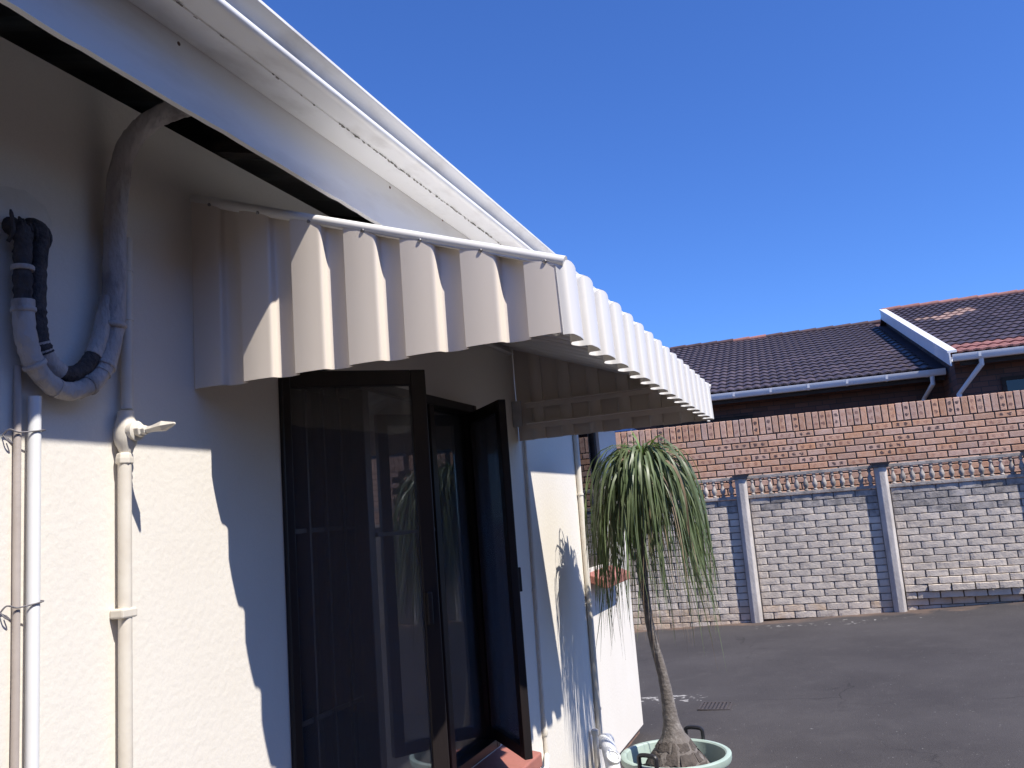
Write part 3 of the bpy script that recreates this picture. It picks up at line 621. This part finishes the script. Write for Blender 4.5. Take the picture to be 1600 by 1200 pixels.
m.build('inner_foliage', M['leaf'], pl, smooth=True, kind='stuff')
m = MB()
for k in range(80):
    a, b = leafmesh(rr.uniform(0, 6.3), R(rr.uniform(-20, 40)), rr.uniform(.85, 1.12), rr.uniform(5, 7.5), .004, rr.uniform(-2, 2)); m.grid([a[5:], b[5:]])
m.build('dry_threads', M['leaf_dry'], pl, kind='stuff')

# ------------------------------------------------------------------ drain grate
dg = thing('drain_grate', (.40, 6.62, gz(.4)), 'small rusty drain grate set in the asphalt', 'drain grate')
zg = gz(.4)+.002
MB().box(.285, .30, 6.50, 6.74, zg-.02, zg+.006).box(.50, .515, 6.50, 6.74, zg-.02, zg+.006).box(.30, .50, 6.50, 6.515, zg-.02, zg+.0055).box(.30, .50, 6.725, 6.74, zg-.02, zg+.0055).build('grate_frame', M['iron'], dg)
MB().box(.30, .50, 6.515, 6.725, zg-.001, zg+.0005).build('sump', M['handle'], dg)
for k in range(7): MB().box(.308+k*.0275, .324+k*.0275, 6.515, 6.725, zg+.0005, zg+.005).build('bar', M['iron'], dg)

# ------------------------------------------------------------------ precast wall
TH = R(3.3); DV = Vector((math.cos(TH), math.sin(TH), 0)); NV = Vector((-math.sin(TH), math.cos(TH), 0)); FP = Vector((.353, 11.03, 0))
def fp(u, v, z): return FP + DV*u + NV*v + Vector((0, 0, z))
def fbox(mb, u0, u1, v0, v1, z0, z1): return mb.obox(fp(u0, v0, z0), DV*(u1-u0), NV*(v1-v0), (0, 0, z1-z0))
fen = thing('precast_wall', FP, 'grey precast concrete wall with balustrade top and tall posts', 'wall')
PS = 1.63
def pgz(u): return gz(fp(u, 0, 0).x)
for k in (-1, 0, 1, 2, 3):
    u = k*PS; z0 = pgz(u)-.25
    o = [(u-.075, .07), (u-.075, -.045), (u-.030, -.092), (u+.030, -.092), (u+.062, -.06), (u+.07, .07)]
    po = MB().extrude([fp(a, b, z0) for a, b in o], (0, 0, 1.745-z0)).build('post', M['post'], fen, bevel=.006)
    m = MB(); fbox(m, u-.085, u+.085, -.105, .085, 1.746, 1.765); m.hexa([fp(u-.085, -.105, 1.765), fp(u+.085, -.105, 1.765), fp(u+.085, .085, 1.765), fp(u-.085, .085, 1.765), fp(u-.11, -.125, 1.795), fp(u+.11, -.125, 1.795), fp(u+.11, .11, 1.795), fp(u-.11, .11, 1.795)])
    m.build('post_cap', M['cap'], po)
rr = random.Random(8)
def roughbrick(L, H, D, seed):
    q = random.Random(seed); nx = 6; b = MB(); c = .006
    back, frontlo, fronthi = [], [], []
    rows = []
    def J(a): return q.uniform(-a, a)
    z = [(-H/2, 0), (-H/2+c*.6, 1), (0, 1.04), (H/2-c*.6, 1), (H/2, 0)]
    for zz, o in z:
        r = []
        for i in range(nx+1):
            x = -L/2+L*i/nx; ed = i in (0, nx)
            xx = x + (c*.5 if i == 0 else -c*.5 if i == nx else J(.006))
            y = -D*(o if not ed else o*.6) + (J(.0014) if o else 0)
            r.append((xx, y, zz + (J(.0022) if o and abs(zz) > .01 else J(.0012))))
        rows.append(r)
    b.grid([[(p[0], .03, p[2]) for p in rows[0]]] + rows + [[(p[0], .03, p[2]) for p in rows[-1]]])
    k = len(rows); n1 = nx+1
    return b.mesh('brick', M['fence'])
BL, BH = .2467, .0817
full = [roughbrick(BL-.0075, BH-.0085, .011, i) for i in range(12)]; half = [roughbrick(BL/2-.0075, BH-.0085, .011, 50+i) for i in range(5)]
for bay in (-1, 0, 1, 2):
    ub = bay*PS+.075; ue = (bay+1)*PS-.075; L = ue-ub
    # balustrade panel
    m = MB(); fbox(m, ub-.02, ue+.02, -.022, .022, 1.735, 1.775); fbox(m, ub-.02, ue+.02, -.026, .026, 1.495, 1.535)
    bp = m.build('balustrade_panel', M['fence_old'], fen, bevel=.005)
    if bay == -1: pbal = MB().lathe((0, 0, 0), [(.020, 0), (.026, .004), (.026, .014), (.015, .022), (.017, .030), (.029, .055), (.033, .075), (.028, .100), (.017, .130), (.013, .150), (.014, .158), (.023, .163), (.023, .172), (.015, .178), (.018, .188), (.022, .2)], 10).mesh('baluster', M['fence'], smooth=True)
    nb = 14
    if bay < 2:
        for k in range(nb): inst('baluster', pbal, bp, fp(ub+.055+k*(L-.11)/(nb-1), 0, 1.535), mtl=M['fence_old'])
    for pn in range(6 if bay != -1 else 7):
        zt_ = 1.494-pn*.245; zb_ = zt_-.245
        back = .075 if bay == 1 and pn == 5 else 0
        m = MB(); fbox(m, ub-.02, ue+.02, back, back+.045, zb_+.001, zt_-.001)
        sp_ = m.build('slab_panel', M['joint'], fen)
        if bay == 2: continue
        for r in range(3):
            row = pn*3+r; z = zt_-(r+.5)*BH
            if z < (pgz(ub)-.02): continue
            odd = row % 2
            items = [(BL/2*.5, 1)]+[(BL/2+BL*(k+.5), 0) for k in range(5)]+[(BL/2+BL*5+BL*.25, 1)] if odd else [(BL*(k+.5), 0) for k in range(6)]
            for uu, hf in items:
                un = ub+.001+uu
                if fp(un, 0, 0).x < -1.15: continue
                if fp(un, 0, 0).x > 3.75: continue
                t = (uu/L-.5)*2; v = back*(1-t*t*.6)
                if bay == 1 and row == 15: v = 0
                if bay == 1 and row <= 14 and row >= 11: v = -(.012, .032, .056, .082)[row-11]*(1-t*t)*.6
                mt_ = M['fence']
                if row == 0 or (row == 1 and rr.random() < .5) or (row < 4 and rr.random() < .22): mt_ = M['fence_old']
                if row >= 16 and rr.random() < .75: mt_ = M['fence_earth']
                inst('brick', rr.choice(half if hf else full), sp_, fp(un, v, z), (0, 0, TH), mt_)

# ------------------------------------------------------------------ face-brick wall behind
bw = thing('face_brick_wall', fp(1.5, .5, 0), 'salmon face brick wall with soldier course behind the precast wall', 'wall')
VB = .46; core = MB(); fbox(core, -2.6, 5.2, VB+.006, VB+.21, -.3, 2.515); core.build('mortar_core', M['mortar'], bw)
def fbrick(L, H, D=.02, c=.004, seed=0):
    q = random.Random(seed); J = lambda: q.uniform(-.0018, .0018)
    b = MB(); o = [(-L/2, -H/2), (L/2, -H/2), (L/2, H/2), (-L/2, H/2)]; i_ = [(-L/2+c+J(), -H/2+c+J()), (L/2-c+J(), -H/2+c+J()), (L/2-c+J(), H/2-c+J()), (-L/2+c+J(), H/2-c+J())]
    vs = [(x, D, z) for x, z in o] + [(x, .003, z) for x, z in o] + [(x, 0, z) for x, z in i_]
    b.add(vs, [(0, 1, 5, 4), (1, 2, 6, 5), (2, 3, 7, 6), (3, 0, 4, 7), (4, 5, 9, 8), (5, 6, 10, 9), (6, 7, 11, 10), (7, 4, 8, 11), (8, 9, 10, 11)])
    return b.mesh('brick', M['brick'])
st = [fbrick(.217, .0685, seed=i) for i in range(5)]; sd = [fbrick(.218, .0690, D=.21, seed=20+i) for i in range(4)]
rest = MB()
def restbrick(u, z, L, H): fbox(rest, u-L/2, u+L/2, VB-.001, VB+.01, z-H/2, z+H/2)
ul, ur = -1.66, 3.56
n = int((ur-ul)/.083)
for k in range(n+1):
    o = inst('brick', sd[k % 4], bw, fp(ul+k*.083, VB, 2.42+rr.uniform(-.003, .003))); o.matrix_parent_inverse = Matrix()
    o.rotation_euler = (Matrix.Rotation(TH, 3, 'Z') @ Matrix.Rotation(R(90), 3, 'Y')).to_euler()
for row in range(25):
    z = 2.262-row*.083; u = ul-.05+(.116 if row % 2 else 0)
    if row >= 10: break
    while u < ur+.05:
        inst('brick', rr.choice(st), bw, fp(u, VB+rr.uniform(0, .003), z), (0, 0, TH)); u += .232
for row in range(10):
    for sgn in range(4):
        for u in (ur+.26+sgn*.232+(.116 if row % 2 else 0), ul-.30-sgn*.232+(.116 if row % 2 else 0)): restbrick(u, 2.262-row*.083, .222, .0735)
for k in range(12): restbrick(ur+.09+k*.083, 2.42, .0735, .222); restbrick(ul-.083-k*.083, 2.42, .0735, .222)
rest.build('end_bricks', M['brick'], bw, kind='stuff')

# ------------------------------------------------------------------ neighbour's house
NP = Vector((0, 14.0, 0))
def np_(u, v, z): return NP + DV*u + NV*v + Vector((0, 0, z))
def nbox(mb, u0, u1, v0, v1, z0, z1): return mb.obox(np_(u0, v0, z0), DV*(u1-u0), NV*(v1-v0), (0, 0, z1-z0))
nb_ = thing('neighbour_house', np_(3, 3, 0), 'brick neighbour house with dark tiled roofs on two levels', 'house')
SLP = .315; AP = math.atan(SLP); RUN = 6.3
UV = 3.31                                   # verge between lower and upper roof
VL = 1.0; LE, RE = 3.355, 3.425                       # eave heights
m = MB(); nbox(m, -2.6, UV+.14, VL+.45, VL+.67, 0, LE+.10); m.build('wall', M['nwall'], nb_)
m = MB(); nbox(m, UV+.142, 8.0, .40, .62, 0, RE+.09); m.build('wall', M['nwall'], nb_)
m = MB(); m.extrude([np_(UV+.143, .63, 1), np_(UV+.143, 12, 1), np_(UV+.143, 12, RE+.1), np_(UV+.143, RUN, RE+RUN*SLP-.02), np_(UV+.143, .63, RE+.63*SLP-.02)], DV*.2); m.build('gable_wall', M['nwall'], nb_)
def tilemesh():
    b = MB(); n = 12; top, bot, lip = [], [], []
    for i in range(n+1):
        f = i/n; h = .020*(.5-.5*math.cos(4*math.pi*f))**.8
        x = -.148+.296*f; top.append((x, .36, h)); bot.append((x, 0, h+.024)); lip.append((x, .004, h-.004))
    return b.grid([top, bot, lip]).mesh('roof_tile', M['tile'], smooth=False)
tm = tilemesh()
RM = Matrix.Rotation(TH, 3, 'Z') @ Matrix.Rotation(AP, 3, 'X'); RE_ = RM.to_euler()
def roof(u0, u1, ze, v0, singles, red, name):
    m = MB(); m.obox(np_(u0, v0-.05, ze-.05-.05*SLP), DV*(u1-u0), NV*(RUN+.05)+Vector((0, 0, (RUN+.05)*SLP)), (0, 0, .04))
    m.obox(np_(u0, v0+RUN, ze-.05+RUN*SLP), DV*(u1-u0), NV*(RUN)+Vector((0, 0, -RUN*SLP)), (0, 0, .04))
    ro = m.build('roof', M['ridge_dark'], nb_, label=name)
    rest = MB(); q = random.Random(int(u0*10)+5); nrow = int(RUN/math.cos(AP)/.335); ncol = int((u1-u0)/.3)
    gauge = RUN/math.cos(AP)/nrow
    for r in range(nrow):
        for c in range(ncol):
            u = u0+.15+c*.3; s_ = r*gauge-.05
            P = np_(u, v0, ze) + (NV*math.cos(AP)+Vector((0, 0, math.sin(AP))))*s_
            mt_ = 'tile'
            if red and r < 2: mt_ = 'tile_red'
            if red and (r, c) in ((12, 2), (12, 3), (13, 3), (13, 4), (11, 2), (12, 1), (14, 4)): mt_ = 'tile_pale'
            if r < singles or mt_ == 'tile_pale': inst('roof_tile', tm, ro, P, RE_, M[mt_])
            else:
                M4 = RM; k = len(rest.v); rest.add([RM @ v.co + P for v in tm.vertices], [list(p.vertices) for p in tm.polygons])
    rest.build('upper_tiles', M['tile'], ro, kind='stuff')
    rr_ = random.Random(3); u = u0
    while u < u1:
        q_ = [np_(u, v0+RUN, ze+RUN*SLP+.015), np_(u+.40, v0+RUN, ze+RUN*SLP+.022)]
        red_ = red or (-.25 < u < .55)
        MB().tube(q_, [.058, .07], 10).build('ridge_cap', M['tile_red' if red_ else 'ridge_dark'], ro, smooth=True); u += .39
    return ro
rl = roof(-1.55, UV+.14, LE, VL, 9, False, 'dark tiled lower roof of the neighbour'); rh = roof(UV+.02, UV+.02+3.3, RE, 0, 14, True, 'dark tiled upper roof with red eave tiles')
def ngutter(u0, u1, ze, v0):
    pr_ = [(-.03, .0), (-.03, -.085), (-.07, -.105), (-.125, -.10), (-.15, -.07), (-.155, .0), (-.148, .0), (-.14, -.065), (-.12, -.09), (-.07, -.095), (-.04, -.08), (-.038, .0)]
    o = MB().extrude([np_(u0, v0+v, ze-.02+z) for v, z in pr_], DV*(u1-u0)).build('roof_gutter', M['white'], nb_, smooth=True)
    u = u0+.35
    while u < u1: 
        MB().extrude([np_(u, v0+v*1.03+.002, ze-.02+z*1.04) for v, z in pr_[1:6]], DV*.035).build('gutter_bracket', M['white'], o); u += .61
    return o
ngutter(-1.5, UV+.10, LE-.02, VL); ngutter(UV+.03, 8, RE-.02, 0)
for u0, u1, ze, v0 in ((-1.5, UV+.10, LE, VL), (UV+.145, 8, RE, 0)):
    m = MB(); nbox(m, u0, u1, v0-.022, v0+.005, ze-.21, ze-.035); m.build('eave_board', M['timber'], nb_)
    m = MB(); nbox(m, u0, u1, v0+.006, v0+(.44 if v0 else .39), ze-.125, ze-.115); m.build('soffit', M['nwall'], nb_)
# barge board at the step between the roofs
d = NV*(RUN+.12)+Vector((0, 0, (RUN+.12)*SLP))
MB().obox(np_(UV-.005, -.10, RE-.175-.10*SLP), d, DV*.022, (0, 0, .20)).build('barge_board', M['white'], nb_)
MB().obox(np_(UV-.02, -.10, RE+.0255-.10*SLP), d, DV*.13, (0, 0, .035)).build('verge_cap', M['white'], nb_)
def npipe(pts, r, mtl='white'): return MB().tube([np_(*p) for p in pts], r, 10).build('downpipe', M[mtl], nb_, smooth=True)
npipe([(UV-.10, VL-.09, LE-.10), (UV-.10, VL-.08, LE-.26), (UV-.20, VL+.36, LE-.46), (UV-.20, VL+.37, 0)], .038)
npipe([(UV+.42, -.09, RE-.10), (UV+.42, -.08, RE-.22), (UV+.13, .31, RE-.60), (UV+.13, .33, 0)], .038)
def nwindow(u0, u1, z0, z1, v, cols):
    m = MB(); nbox(m, u0, u1, v-.03, v-.004, z0, z0+.06); nbox(m, u0, u1, v-.03, v-.004, z1-.06, z1)
    for k in range(cols+1):
        c = u0+.03+(u1-u0-.06)*k/cols; nbox(m, c-.03, c+.03, v-.031, v-.005, z0+.06, z1-.06)
    o = m.build('house_window', M['timber'], nb_)
    for k in range(cols):
        a = u0+.06+(u1-u0-.06)*k/cols; b = u0+(u1-u0-.06)*(k+1)/cols
        q = MB(); nbox(q, a, b, v-.018, v-.012, z0+.06, z1-.06); q.build('pane', M['glass_dark'], o)
    return o
nwindow(UV+.75, UV+1.75, 2.2, 3.02, .40, 2); nwindow(UV+1.85, UV+2.85, 2.2, 3.02, .40, 2)
nwindow(-1.35, .35, 2.2, 2.95, VL+.45, 3)
tag(MB().extrude([fp(-1.62, .52, 2.54), fp(-1.40, .52, 2.54), fp(-1.38, .52, 2.585), fp(-1.5, .52, 2.592), fp(-1.62, .52, 2.58)], NV*.5).build('blue_sheet', M['blue'], bevel=.006), 'folded bright blue plastic sheet lying on the brick wall top', 'plastic sheet')
